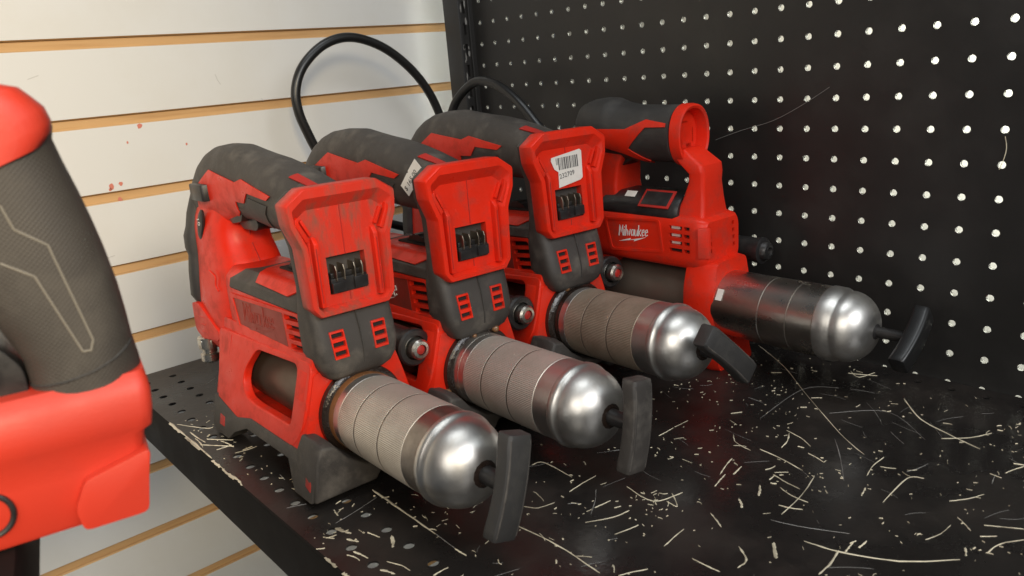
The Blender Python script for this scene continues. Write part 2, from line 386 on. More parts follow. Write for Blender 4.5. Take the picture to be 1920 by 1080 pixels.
# --- slotted upright
post = thing('slotted_upright', 'black slotted steel upright with chipped paint between slatwall and pegboard', 'upright post', (0, 0, 0))
pb = part('post', box(-44, -14, -22, -1, -420, 560), 'peg', post, bevel=1.5)
cut(pb, [box(-18, -8, -15.5, -11.5, z, z+14) for z in range(-10, 540, 25)])
part('slot_backing', box(-19.4, -18.2, -17, -10, -20, 545), 'scratch', post)
part('edge_rib', box(-13.8, -11, -8.2, -5.4, -420, 560), 'peg', post, bevel=0.8)
for i in range(26):
    z = 200 + random.random()*190; w = 1.0 + random.random()*2.0; h = 2 + random.random()*10
    y = random.choice((-16.8, -10.6, -4.4, -8.9)) + random.uniform(-.8, .8)
    x = -13.9 if y < -8.5 else (-10.9 if y > -8.2 and y < -5.4 else -13.9)
    bl = blob(8, 1)
    part('paint_chip', loft([[(x-0.1, y+a*w*.7, z+b*h*.5) for a, b in bl], [(x+0.15, y+a*w*.7, z+b*h*.5) for a, b in bl]]), 'scratch', post, smooth=0)

# --- shelf: deck with perforated rows, rolled front lip
shelf = thing('metal_shelf', 'scuffed black metal shelf deck with perforated edge carrying the grease guns', 'shelf', (0, 0, 0))
FY = -474.5
hc = [9.5 + 25.4*k for k in range(-1, 32)]
x0 = hc[0]-12.7; x1 = hc[-1]+12.7
V1, F1 = holed_sheet(hc, [-456.5, -431.1], 25.4, 3.6, -1.4, lambda u, v, d: (u, v, d), 16)
V2, F2 = holed_sheet(hc, [-18.0], 25.4, 3.2, -1.4, lambda u, v, d: (u, v, d), 12)
def sheet(xa, xb, ya, yb): return [(xa, ya, 0), (xb, ya, 0), (xb, yb, 0), (xa, yb, 0)], [(0, 1, 2, 3)]
deck = merge((V1, F1), (V2, F2), sheet(x0, x1, -418.4, -30.7), sheet(x0, x1, FY+2, -469.2), sheet(x0, x1, -5.3, -3.2), sheet(-43, x0, FY+2, -3.2))
part('deck', deck, 'shelf', shelf, smooth=0)
prof = [(FY+2, 0), (FY+.6, -.6), (FY, -2), (FY-.8, -40), (FY-.2, -43.5), (FY+3, -45), (FY+16, -45), (FY+16, -43.6), (FY+3.2, -43.4), (FY+1.4, -40), (FY+1.8, -2), (FY+2.2, -1.4)]
part('lip', loft([[(x, y, z) for y, z in prof] for x in (-43, x1)]), 'lip', shelf, smooth=30)
part('lip', box(-44.4, -43, FY+2, -3.2, -44, -0.2), 'shelf', shelf)
for (xa, xb) in ((104, 131), (145, 178), (205, 221), (226, 248), (388, 402), (410, 415)):
    n = 9; bl = [(xa+(xb-xa)*i/n, FY+1.6+random.uniform(0, 1.5)) for i in range(n+1)] + [(xb-(xb-xa)*i/n, FY+0.9-random.uniform(0, .8)) for i in range(n+1)]
    part('worn_edge', prism(bl, 0.05, 0.35, 'xy'), 'chip', shelf, smooth=0)

# --- second shelf under the tool in front
sh2 = thing('metal_shelf', 'dark speckled shelf end under the red tool at the lower left', 'shelf', (0, 0, 0))
hdir = Vector((0.186317, 0.982490, 0)); ndir = Vector((0.982489, -0.186319, 0)); P0 = Vector((494.852, -589.332, 0))
def hz(h, z, n=0): v = P0 + hdir*h + ndir*n; return (v.x, v.y, z)
part('deck', loft([[hz(-300, z, -90), hz(-33.8, z, -90), hz(-33.8, z, 60), hz(-300, z, 60)] for z in (98, 130.2)]), 'lip', sh2, bevel=1)

# ================================================================== grease guns (18 volt type): x forward, z up, tube axis y=0 z=43
ZA = 43.2; RT = 28.7
def build_gun(name, label):
    g = thing(name, label, 'grease gun', (0, 0, 0), group='battery grease guns side by side on the shelf')
    # ---- barrel
    part('barrel_sleeve', lathe([(92, 24), (94, 27.2), (262, 27.2)], c=(0, ZA), n=56), 'sleeve', g)
    prof = [(258, 31), (259, 33.0), (264, 33.6), (269, 33.2), (271, 31), (271.5, 28)]
    part('collar_ring', lathe(prof, c=(0, ZA), n=56), 'grease', g)
    bar = part('barrel', lathe([(262, 28.5), (284, 28.7), (284.2, 28.2), (364, 28.2), (365, 28.2), (380, 28.2)], c=(0, ZA), n=64), 'steel', g)
    part('dark_band', lathe([(364.1, 28.3), (364.4, 28.85), (379.4, 28.85), (379.8, 28.3)], c=(0, ZA), n=64), 'band', bar)
    # straight knurling: raised ridges running along the tube, broken by two grooves
    rings = []; n = 280
    xs = [(284.4, 0), (284.8, 1), (305.2, 1), (305.5, -1), (306.7, -1), (307, 1), (335.2, 1), (335.5, -1), (336.7, -1), (337, 1), (363.6, 1), (364, 0)]
    for x, s in xs:
        rings.append([(x, math.cos(2*math.pi*i/n)*rr, ZA+math.sin(2*math.pi*i/n)*rr) for i in range(n) for rr in [28.7 + (0.24 if i % 2 else 0.0) if s == 1 else 28.3 if s == 0 else 28.3]])
    part('knurled_grip', loft(rings, cap=False), 'knurl', bar, smooth=30)
    for xg in (305.1, 335.1):
        part('groove_shade_ring', lathe([(xg, 28.2), (xg+.15, 28.72), (xg+1.75, 28.72), (xg+1.9, 28.2)], c=(0, ZA), n=64), 'sleeve', bar)  # dark rings fill the grooves; groove shade put into the colour
    part('grease_smear', lathe([(266, 28.8), (268, 29.0), (275.5, 29.0), (277, 28.75)], c=(0, ZA), n=56), 'rust', bar)
    dome = [(379, 27.6), (379.5, 29.4), (381, 30.1), (383.5, 30.1), (385, 29.4), (386, 28.4)]
    for i in range(1, 15):
        t = i/14*math.pi/2; dome.append((386.5 + 25.0*math.sin(t), 28.3*math.cos(t)**0.92 if i < 14 else 0.02))
    part('end_cap', lathe(dome, c=(0, ZA), n=64), 'steel', g, smooth=50)
    rod = part('pull_rod', lathe([(408, 8.2), (410.5, 8.2), (411.5, 5.6), (431, 5.2)], c=(0, ZA), n=20), 'black', g)
    # pull handle: arched bar with rim lines
    rr = []
    for i in range(11):
        t = i/10*2-1; zz = t*31; xc = 430.5 + 2.8*(1-t*t)
        w = 8.6 + 1.2*t*t if abs(t) < .99 else 8.6
        rr.append([(xc+a, b, zz) for a, b in rpoly([(-5.8, -w), (5.6, -w*.95), (5.6, w*.95), (-5.8, w)], 1.8, 2)])
    hd = part('pull_handle', loft(rr), 'greyd', g, bevel=2.2, bang=50)
    hd.location = (0, 0, ZA*S)
    part('handle_rim', merge(*[tube([(430.5+2.8*(1-(z/31)**2)+5.0, sy, z) for z in (-28, -14, 0, 14, 28)], 0.8, 6, 4) for sy in (-7.0, 7.0)]), 'grey', hd)
    part('rod_grease', lathe([(406.5, 9.4), (408.5, 9.8), (410.6, 8.6), (411.5, 6.2)], c=(0, ZA), n=14), 'grease', rod)

    # ---- motor housing (red) with side vents, wordmark
    sec = [(-26, 74), (26, 74), (30, 82), (30, 119), (29, 127), (21, 134.5), (-21, 134.5), (-29, 127), (-30, 119), (-30, 82)]
    def hs(x, k=1.0, dz=0.0, zlow=0.0):
        return ring_yz(x, rpoly([(y*k, z + dz + (zlow if z < 90 else 0)) for y, z in sec], 3.5, 3))
    hv = loft([hs(104, .8), hs(112, .97), hs(125), hs(160), hs(200), hs(240), hs(262), hs(266, .93)])
    house = part('motor_housing', hv, 'red', g, bevel=0)
    slots = []
    for i in range(4):
        zl = 113 - 7*i; xl = 224 + 1.7*i
        for s in (-1, 1):
            ya, yb = sorted((s*25, s*34))
            slots.append(prism(rpoly([(xl, zl-2.3), (xl+27, zl+0.0), (xl+27.4, zl+3.8), (xl+.6, zl+1.8)], .8, 2), ya, yb))
    cut(house, slots)
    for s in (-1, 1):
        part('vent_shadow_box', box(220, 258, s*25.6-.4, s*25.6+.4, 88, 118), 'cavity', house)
    for s in (-1, 1):   # raised border of the vent and logo panel
        fr = [(121, 114.5), (251, 119.5), (259.5, 90.5), (214, 84), (130, 77.5)]
        inn = [(127, 111.5), (249, 116.9), (256.3, 92), (214, 87), (135, 82)]
        pts = []
        ya, yb = (s*29.4, s*31.0)
        def rp(q): return rpoly(q, 3, 3)
        ro, ri = rp(fr), rp(inn)
        n = len(ro)
        V = [(x, ya, z) for x, z in ro] + [(x, yb, z) for x, z in ro] + [(x, yb, z) for x, z in ri] + [(x, ya, z) for x, z in ri]
        F = []
        for k in range(3):
            for j in range(n): F.append((k*n+j, k*n+(j+1) % n, (k+1)*n+(j+1) % n, (k+1)*n+j))
        part('panel_border', (V, F), 'red', house)
    for s in (-1, 1):
        part('logo_panel', prism(rpoly([(126, 111.5), (221, 115.8), (224, 86.8), (214, 86), (134, 81.5)], 2, 2), *sorted((s*29.5, s*30.18))), 'red_panel', house)
    wm = wordmark(60, 0.05, .74)
    logo = part('wordmark', xform(wm, frame_m((144, -30.15, 95), (1, 0, 0.02), (0, 0, 1))), 'red_panel', house, smooth=0)
    # ribs and lower slit below the panel
    part('latch_slit', box(178, 190, -30.6, -29.6, 79, 81.5), 'cavity', house)
    # ---- lower skirt of the housing leading to the frame
    V, F = loft([ring_yz(x, [(-33.4, zz), (-30.6, 90), (30.6, 90), (33.4, zz)]) for x, zz in ((96, 68), (130, 73), (170, 77.5), (243, 82), (258, 82), (264, 80))])
    part('housing_skirt', (V, F), 'red', g, bevel=1.5)

    # ---- top overmold with red panel and thumb wheel
    tsec = [(-30.9, 120.5), (-29.9, 127.6), (-21.4, 135.6), (0, 137.4), (21.4, 135.6), (29.9, 127.6), (30.9, 120.5)]
    def ts(x, dx, k=1):
        out = []
        P = [Vector(q) for q in tsec]
        res = []
        for i in range(len(P)-1):
            for t in range(5): res.append(P[i].lerp(P[i+1], t/5))
        res.append(P[-1])
        for q in res: out.append((x + dx*(abs(q.x)/31)**2, q.x*k, q.y))
        for q in reversed(res): out.append((x + dx*(abs(q.x)/31)**2, q.x*.9, q.y-5))
        return out
    tv = loft([ts(158, -34), ts(172, -22), ts(190, -8), ts(210, 0), ts(230, 0), ts(256, 0)])
    part('motor_overmold', tv, 'grey', g, bevel=.6, bang=55)
    dense = loft([ts(150+i*4, -34*max(0, (60-i*4)/60)) for i in range(28)])
    part('cover_panel', patch(dense, [[(166, -14), (176, -27.5), (234, -28.8), (250, -22), (250, 22), (234, 28.8), (176, 27.5), (166, 14)]], 'xy', lambda c, n: n.z > 0.15 and c.z > 124, 1.0, .3), 'red', g)
    part('wheel_well', box(178, 226, -9, 9, 136, 139.4), 'cavity', g, bevel=1)
    wheel = []
    for i in range(40):
        a = 2*math.pi*i/40; r = 22 if i % 2 else 21
        wheel.append((202 + r*math.cos(a), 124 + r*math.sin(a)))
    part('thumb_wheel', prism(wheel, -5.5, 5.5, 'xz'), 'black', g, smooth=30)

    # ---- front overmold + dock column (grey)
    def fo(z, xr, xf, hw, r=8): return ring_xy(z, rpoly([(xr, -hw), (xf, -hw), (xf, hw), (xr, hw)], r, 4))
    fv = loft([fo(70.5, 250, 268, 17), fo(72.5, 248, 272, 22), fo(76, 246, 275.5, 26), fo(83, 246, 278.2, 29.5), fo(92, 246, 278.4, 31.4), fo(104, 246, 276, 31.8),
               fo(116, 246, 273, 31.8), fo(123, 247, 271, 31.4), fo(127, 250, 266, 31.2, 5), fo(140, 253, 266, 31.4, 5), fo(168, 255, 266, 33.2, 4), fo(186, 256, 266, 38.0, 3.5), fo(198, 256.5, 266, 38.8, 3.5), fo(205, 257, 264, 30, 3)])
    fo_o = part('nose_overmold', fv, 'grey', g)
    # red vent grilles sunk into the nose
    cut(fo_o, [box(270, 290, s*16.2-5.2-s*.3, s*16.2+5.2-s*.3, 89.8, 108.2) for s in (-1, 1)])
    for s in (-1, 1):
        yc = s*16.2
        q = [(yc-5.4, 108.6), (yc+5.4, 108.6), (yc+5.4-s*0.6, 89.4), (yc-5.4-s*0.6, 89.4)]
        qq = [(yc-5.0-s*.1, 108), (yc+5.0-s*.1, 108), (yc+4.8-s*.6, 90), (yc-4.8-s*.6, 90)]
        fx = lambda z: 274.9 + (108-z)*0.175
        V = [(fx(z)+0.2, y, z) for y, z in q] + [(fx(z)+1.4, y, z) for y, z in q] + [(fx(z)-5, y, z) for y, z in q]
        gr = part('vent_grille', loft([[(fx(z)-4, y, z) for y, z in q], [(fx(z)+1.5, y, z) for y, z in q]]), 'red', fo_o, bevel=.4)
        cc = []
        for i in range(3):
            z1 = 107.2 - 6.2*i
            cc.append(box(268, 286, yc-4.5-s*.15*i, yc+4.5-s*.15*i, z1-3.6, z1))
        cut(gr, cc)
        part('vent_dark', loft([[(fx(z)-3.0, y, z) for y, z in qq], [(fx(z)-1.2, y, z) for y, z in qq]]), 'cavity', fo_o)
    part('seam_line', tube([(274.3, 1, 119), (276.6, 1.4, 108), (279.0, 1.2, 92), (278.2, 1, 82)], .45, 6, 4), 'greyd', fo_o)

    # ---- battery dock (red tray)
    out = [(-27, 207), (27, 207), (40.5, 198), (39.5, 184), (33.2, 168), (31.8, 127), (26.5, 120), (-26.5, 120), (-31.8, 127), (-33.2, 168), (-39.5, 184), (-40.5, 198)]
    inn = [(-28, 200.5), (28, 200.5), (36.4, 194), (35.6, 184.5), (29, 169), (27.8, 128), (24, 123.6), (-24, 123.6), (-27.8, 128), (-29, 169), (-35.6, 184.5), (-36.4, 194)]
    flo = [(-24.5, 192.5), (24.5, 192.5), (31.5, 187.5), (30.8, 182), (25.6, 169.5), (25.2, 128), (23, 125.5), (-23, 125.5), (-25.2, 128), (-25.6, 169.5), (-30.8, 182), (-31.5, 187.5)]
    ro = lambda p: rpoly(p, 1.2, 2)
    def off(p, k): return [(y*k, 163+(z-163)*k) for y, z in p]
    rings = [ring_yz(262, ro(off(out, .97))), ring_yz(264, ro(out)), ring_yz(277.6, ro(out)), ring_yz(279.2, ro(off(out, .978))),
             ring_yz(279.2, ro(inn)), ring_yz(272.4, ro(flo))]
    V, F = loft(rings)
    dock = part('battery_dock', (V, F), 'red', g, bevel=0, smooth=24)
    cut(dock, [box(263.5, 276, -14.5, 14.5, 133, 159)])
    part('terminal_well', box(263.6, 264.4, -14.3, 14.3, 133.2, 158.8), 'cavity', dock)
    for s in (-1, 1):
        part('guide_rail', loft([[(x, s*y0, z) for x, y0, z in q] for q in ([(271, 24.4, 126.5), (277.4, 24.0, 126.5), (277.4, 20.6, 126.5), (271, 20.6, 126.5)], [(271, 24.4, 170), (277.4, 24.0, 170), (277.4, 20.6, 170), (271, 20.6, 170)], [(271, 24.4, 174), (274, 24.0, 175), (274, 20.8, 174), (271, 20.8, 174)])]), 'red', dock, bevel=.7)
        part('rail_groove', box(274, 277.7, *sorted((s*22.4, s*23.1)), 130, 167), 'red_dark', dock)
        part('latch_rib', prism([(s*35.2, 187), (s*32.6, 189.6), (s*31.6, 184.5), (s*26.2, 173.5), (s*28.6, 171.5), (s*34, 183)], 271.5, 277.6, 'yz'), 'red', dock, bevel=.6)
        part('latch_rib', prism([(s*30.4, 186), (s*28.8, 187.4), (s*23.4, 176.4), (s*25, 175)], 271.5, 275.4, 'yz'), 'red', dock, bevel=.5)
    part('mold_seam', box(272.0, 272.7, -.3, .3, 159.5, 195), 'red_dark', dock)
    part('mold_seam', box(272.0, 272.7, -.3, .3, 127, 132.5), 'red_dark', dock)
    tb = part('terminal_block', merge(box(262.6, 273.5, -13.4, 13.6, 133.2, 143.5), box(262.6, 275.5, -13.4, -3.4, 134, 141), box(262.6, 275.5, 3.2, 13.6, 134.6, 142.5), box(262.6, 271, -12, 12, 143.5, 147)), 'black', dock, bevel=.7)
    for y in (-9.6, -3.6, 4.4, 10.2):
        part('terminal_blade', prism([(263, 142), (275, 142), (275.8, 149), (274.4, 152.6), (263, 153.4)], y-.45, y+.45), 'copper', dock, bevel=.2)

    # ---- handle grip (grey) with red flash, trigger
    hsec = [(19, 172, 190, 9), (24, 164, 201, 15), (34, 158, 210, 19), (48, 156, 219.5, 20.5), (62, 158, 225.5, 21.2), (78, 160, 229.5, 21.5), (100, 164, 231.4, 21.6), (126, 170, 231.2, 21.2), (145, 171.5, 228, 21.2), (165, 170, 225, 21.6), (187, 168, 222.3, 22), (208, 167, 218.5, 22), (228, 166, 213.6, 22.4), (246, 164, 208, 23.5), (258, 163, 204, 25)]
    def hring(x, zb, zt, hw, n=44, slant=0):
        return [(x, y, z) for y, z in se(hw, (zt-zb)/2, 2.35, n, (0, (zt+zb)/2))]
    # denser interpolation for clean patches
    rings = []
    for i in range(len(hsec)-1):
        for t in range(4):
            u = t/4; a, b = hsec[i], hsec[i+1]; w = u
            rings.append(hring(*[a[k]*(1-w)+b[k]*w for k in range(4)]))
    rings.append(hring(*hsec[-1]))
    hvf = loft(rings)
    grip = part('handle_grip', hvf, 'grey', g)
    polys = [[(94, 212), (149, 204.4), (139, 180), (120, 171), (80, 160), (52, 174), (62, 198)],
             [(149, 204.4), (162, 207.4), (161.5, 189.2), (142.9, 189.5)],
             [(162, 207.4), (171.5, 197.5), (161.5, 189.2)],
             [(162, 207.4), (214, 197.4), (207, 194.2), (171.5, 197.5)]]
    for s in (-1, 1):
        part('grip_flash', patch(hvf, polys, 'xz', (lambda c, n, s=s: n.y*s > 0.12), .9, .25), 'red', grip)
    pv = [[(141, 183), (160, 176.5), (196, 172), (200, 184), (164, 187)], [(164, 187), (200, 184), (206, 190), (172, 194)]]
    for s in (-1, 1):
        part('grip_pad', patch(hvf, pv, 'xz', (lambda c, n, s=s: n.y*s > 0.1), .7, .2), 'greyd', grip)
    part('grip_tab', patch(hvf, [[(230, -13), (257, -10), (257, -4), (232, -7)]], 'xy', lambda c, n: n.z > .3, 1.0, .2), 'red_dark', grip)
    part('trigger', prism(rpoly([(108, 176), (146, 176), (150, 168), (144, 163.5), (118, 163), (108, 168)], 3, 3), -9, 9, 'xz'), 'black', g, bevel=2)
    part('trigger_boot', prism(rpoly([(104, 182), (140, 182), (132, 171), (112, 168), (104, 172)], 2, 2), -15.5, 15.5, 'xz'), 'black', g, bevel=2)

    # ---- neck / pump head (red), rear bumper, lever, dial
    nsec = [(52, 34, 92, 27), (60, 28, 104, 32), (75, 25, 114, 33.5), (94, 23, 119, 33), (112, 23, 121, 31), (128, 23, 121, 28.6), (138, 23, 116.5, 27.2), (148, 23, 108.5, 26.4), (160, 24, 105.5, 25.6), (170, 25, 106.5, 23.5), (180, 30, 112, 20.5), (192, 40, 112, 18)]
    nv = loft([ring_xy(z, se((xf-xr)/2, hw, 3.0, 44, ((xf+xr)/2, 0))) for z, xr, xf, hw in nsec])
    neck = part('pump_head', nv, 'red', g)
    part('mold_seam', tube([(105.8, 0, 165), (107.3, 0, 150), (116.4, 0, 138), (121.2, 0, 128)], .5, 6, 5), 'red_dark', neck)
    rb = loft([ring_xy(z, se((40-xr+2)/2, hw, 3.2, 32, ((40+xr-2)/2, 0))) for z, xr, hw in ((92, 23, 31), (98, 21, 33.8), (120, 20, 31.6), (134, 20, 29.2), (141, 18.5, 30.6), (152, 18.5, 30), (160, 20, 27), (172, 20, 24), (184, 23, 20), (197, 28, 15.5))])
    part('bumper_strip', rb, 'greyd', g)
    part('lever_knob', loft([ring_xy(z, rpoly([(58, -28), (88, -28), (90, -12), (58, -12)], 2, 2)) for z in (186, 200)]), 'black', g, bevel=1.4)
    dial = part('dial', xform(lathe([(-1, 9.5), (0.6, 10), (1.6, 8.4)], 'z', 24), frame_m((66, -25.6, 165), (.55, 0, .83), (-.83, 0, .55)) @ Matrix.Diagonal((1.6, .55, 1, 1))), 'black', g)
    tx = text_vf('10', 7.5, .2)
    part('dial_print', xform(tx, frame_m((62.5, -27.5, 171), (.2, 0, -1), (1, 0, .2))), 'white', dial, smooth=0)
    for i in range(3):
        part('head_rib', tube([(27, -30.5, 66+7*i), (44, -34.3, 67+7*i), (58, -34.4, 68.5+7*i)], 1.1, 8, 4), 'red', neck)
    part('head_cheek', prism(rpoly([(30, 92), (48, 94), (92, 74), (86, 66), (44, 60), (28, 66)], 4, 3), -35.2, -30, 'xz'), 'red', g, bevel=2)
    part('emblem', tube([(84, -31.6, 128), (93, -30.6, 124), (92, -31.2, 116), (97, -31.2, 112)], .8, 6, 3), 'red', neck)
    fit = part('hose_fitting', lathe([(36, 6), (38, 8.5), (44, 8.5), (45, 6.5), (49, 6.5), (50, 9), (60, 9), (61, 7)], 'z', 20, (40, -30)), 'nickel', g)
    part('fitting_nut', prism([(40+9.6*math.cos(math.pi/3*i), -30+9.6*math.sin(math.pi/3*i)) for i in range(6)], 51, 58, 'xy'), 'nickel', fit, bevel=.6)

    # ---- lower frame: two flared cheeks with a window, bulkheads front and rear
    K = .29
    yf = lambda z: 34 + (80-z)*K
    o_ = [(90, 80), (96, 62), (106, 22), (150, 19), (176, 25), (252, 26), (262, 40), (264, 60), (264, 87), (200, 84)]
    i_ = [(171, 77.5), (154, 59), (153, 47), (163, 39), (180, 37.5), (243, 39), (243.4, 47), (243.6, 60), (243.8, 81.5), (206, 79.5)]
    def cheek(s, th0, th1, oo, ii):
        n = len(oo)
        V = []; F = []
        for th, lp in ((th0, oo), (th1, oo), (th1, ii), (th0, ii)):
            V += [(x, s*(yf(z)+th), z) for x, z in lp]
        for k in range(4):
            for j in range(n):
                F.append((k*n+j, k*n+(j+1) % n, ((k+1) % 4)*n+(j+1) % n, ((k+1) % 4)*n+j))
        return V, F
    def dens(p, m=3):
        q = []
        for i in range(len(p)):
            a, b = Vector(p[i]), Vector(p[(i+1) % len(p)])
            for k in range(m): q.append(tuple(a.lerp(b, k/m)))
        return q
    fr = None
    for s in (-1, 1):
        part('frame_cheek', cheek(s, -7, 0, rpoly(o_, 7, 3), rpoly(i_, 7, 3)), 'red', g, bevel=2.2, seg=3, bang=40)
    def bulk(x, zb=22): return ring_yz(x, rpoly([(-yf(80), 81), (yf(80), 81), (yf(zb)-.5, zb), (-yf(zb)+.5, zb)], 3, 3))
    part('bulkhead', loft([bulk(246), bulk(259), ring_yz(265, [(y*.94, 50+(z-50)*.93) for _, y, z in bulk(0)])]), 'red', g)
    part('bulkhead', loft([ring_yz(88, [(y*.86, z) for _, y, z in bulk(0, 30)]), ring_yz(96, [(y*.96, z) for _, y, z in bulk(0, 24)]), bulk(120)]), 'red', g)
    part('floor_pan', box(110, 262, -44, 44, 20, 24), 'red', g)
    # ---- rubber base with feet
    for s in (-1, 1):
        side = [(100, 27), (104, 4), (112, 0), (140, 0), (150, 8), (172, 17), (248, 18), (258, 6), (264, 0), (290, 0), (290, 20), (272, 30), (258, 27), (176, 26), (150, 20)]
        V = []; n = len(side)
        for w in (0, 1):
            V += [(x, s*((yf(z)+1.2) if w else (yf(z)-14)), z) for x, z in side]
        F = [tuple(range(n))[::-1], tuple(range(n, 2*n))] + [(j, (j+1) % n, n+(j+1) % n, n+j) for j in range(n)]
        part('base_rail', (V, F), 'grey', g, bevel=1.2)
        part('foot_insert', loft([[(x, s*(yf(z)+t), z) for x, z in ((118, 15), (128, 14.5), (129, 7), (119, 7))] for t in (-1, 1.6)]), 'red_dark', g, bevel=.4)
        part('foot_insert', loft([[(x, s*(yf(z)+t), z) for x, z in ((277, 22), (286, 17), (287, 7), (279, 9))] for t in (-1, 1.6)]), 'red_dark', g, bevel=.4)
    yz = [(-57, 0), (-52.5, 30), (-47, 40), (-38, 38), (-29, 26), (-15, 15.5), (0, 12.5), (15, 15.5), (29, 26), (38, 36), (47, 36), (50, 0), (12, 0), (6, 7), (-4, 7), (-9, 0)]
    ym = lambda k: [(y*k, z*(.97 if k < 1 else 1)) for y, z in yz]
    part('foot', loft([ring_yz(262, ym(.98)), ring_yz(284, ym(1)), ring_yz(293, [(y*.99, z*.93) for y, z in yz])]), 'grey', g, bevel=2.0, seg=3)
    # ---- coupler clip on the far side
    clip = part('coupler_clip', lathe([(186, 9), (190, 13), (246, 13), (249, 14.8), (254, 14.8), (255.4, 13.4), (255.4, 9.6), (251, 9.4)], c=(57, 71), n=28), 'black', g)
    part('clip_bracket', box(205, 240, 28, 50, 64, 78), 'black', clip, bevel=1.5)
    nut = part('grease_coupler', lathe([(246, 9), (253, 9), (254, 8), (262, 8), (263.6, 6.6), (264, 4.4), (261, 4), (261, .5)], c=(57, 71), n=22), 'nickel', clip)
    part('coupler_tip', lathe([(257, 3.9), (262.6, 3.7), (263.4, 2.4)], c=(57, 71), n=14), 'red_dark', clip)
    return g
def copy_tree(o, parent=None):
    c = o.copy(); col.objects.link(c)
    if parent: c.parent = parent
    for ch in list(o.children): copy_tree(ch, c)
    return c
def kid(g, n):
    for c in g.children_recursive:
        if c.name.split('.')[0] == n: return c
g1 = build_gun('grease_gun', 'red battery grease gun nearest the front edge of the shelf, dusty dock, unpainted logo')
g2 = copy_tree(g1); g3 = copy_tree(g1)
g2['label'] = 'red battery grease gun second from the front edge, handwritten price tag on its grip'
g3['label'] = 'red battery grease gun third from the front edge, barcode sticker in its battery dock'
poses = [(43.64, -390.54, -.015, -.010, -.017), (49.37, -283.16, -.026, -.010, -.015), (52.96, -157.38, -.082, -.048, -.003)]
tilt = (-17, -9, 47)
for g, (x, y, yaw, pi_, ro_), tl in zip((g1, g2, g3), poses, tilt):
    g.location = (x*S, y*S, 0); g.rotation_euler = (ro_, pi_, yaw)
    kid(g, 'pull_handle').rotation_euler = (R(tl), 0, 0)
def remat(o, name):
    o.data = o.data.copy(); o.data.materials.clear(); o.data.materials.append(M[name])
remat(kid(g1, 'battery_dock'), 'red_dusty')
for g in (g2, g3): remat(kid(g, 'wordmark'), 'white')
remat(kid(g3, 'knurled_grip'), 'knurl_brown')
random.seed(5)
def gob(g, c, r, n=7):
    for i in range(n):
        cc = [c[k] + random.uniform(-1, 1)*r[k] for k in range(3)]; q = random.uniform(1.2, 3.2)
        part('grease_gob', loft([ring_xy(cc[2]+q*math.sin(t), [(cc[0]+q*math.cos(t)*random.uniform(.8, 1.3)*math.cos(a), cc[1]+q*math.cos(t)*random.uniform(.8, 1.3)*math.sin(a)) for a in [2*math.pi*k/9 for k in range(9)]]) for t in (-1.4, -.9, -.3, .3, .9, 1.4)]), 'amber', g, smooth=70)
gob(g2, (266, -31, 28), (4, 4, 9)); gob(g2, (270, 4, 72), (3, 12, 3), 5); gob(g3, (270, -2, 73), (3, 10, 2), 4)
remat(kid(g2, 'dark_band'), 'steel'); remat(kid(g3, 'dark_band'), 'steel'); remat(kid(g2, 'pull_handle'), 'grey')
remat(kid(g2, 'grease_smear'), 'steel'); remat(kid(g3, 'grease_smear'), 'grease')
# price tag wrapped on the second gun's grip
tagm = frame_m((231.5, -25.6, 182), (17, 4.2, 20), (-11, -1.2, 5))
st = part('price_tag', xform(prism([(0, 0), (12.6, -.4), (13.4, .8), (14.2, -.2), (27, 0), (27, 12.4), (14.6, 12.8), (13.6, 11.6), (12.6, 12.6), (0, 12.2)], 0, .25, 'xy'), tagm), 'paper', g2, smooth=0)
part('price_print', xform(text_vf('$ 165.00', 5.6, .1), tagm @ Matrix.Translation((1.2, 4.2, .32))), 'ink', st, smooth=0)
# barcode sticker in the third gun's dock
bm_ = frame_m((272.9, -16, 160), (0, 1, .03), (0, -.03, 1))
st = part('barcode_sticker', xform(prism([(6, 0), (30, 3), (32.5, 4.5), (34, 27), (32, 28.6), (1, 25.6), (.4, 23), (3, 16), (7, 13)], 0, .3, 'xy'), bm_), 'paper', g3, smooth=0)
bars = []; bx = 5.5
random.seed(3)
while bx < 29:
    w = random.choice((.4, .4, .7, 1.0)); bars.append(xform(box(bx, bx+w, 14.5 if bx > 7.5 else 19, 24.5, .32, .42), bm_)); bx += w + random.choice((.4, .6, .9))
part('barcode_bars', merge(*bars), 'ink', st, smooth=0)
part('barcode_number', xform(text_vf('232709', 5.6, .1), bm_ @ Matrix.Translation((7.5, 7.2, .38)) @ Matrix.Rotation(R(5), 4, 'Z')), 'ink', st, smooth=0)
# hoses (world millimetres, parented to their guns)
def hose(g, pts, r=5.2):
    o = part('hose', tube(pts, r, 14, 8), 'rubber', None)
    bpy.context.view_layer.update(); o.parent = g; o.matrix_parent_inverse = g.matrix_world.inverted()
hose(g2, [(85, -314, 36), (50, -300, 40), (5, -262, 90), (-14, -226, 150), (-20, -228, 187), (-20, -239, 218), (-20, -247, 245), (-20, -246, 270), (-20, -232, 294), (-20, -203, 314), (-20, -169, 319), (-20, -130, 306), (-20, -96, 280), (-20, -73, 250), (-20, -59, 216), (-8, -56, 170), (20, -90, 100), (70, -170, 60), (150, -222, 68), (235, -227, 71)])
hose(g3, [(90, -190, 36), (60, -170, 40), (20, -130, 90), (4, -80, 180), (7, -62, 226), (27, -60, 247), (59, -60, 260), (92, -60, 255), (122, -60, 239), (149, -60, 216), (172, -62, 190), (200, -80, 130), (225, -112, 88), (260, -116, 72)])
hose(g1, [(95, -390, 44), (60, -388, 36), (-5, -380, 34), (-22, -330, 36), (-20, -240, 60), (-10, -190, 108), (0, -150, 102), (6, -132, 84), (30, -150, 55), (100, -290, 60), (170, -331, 70), (232, -334, 72)])

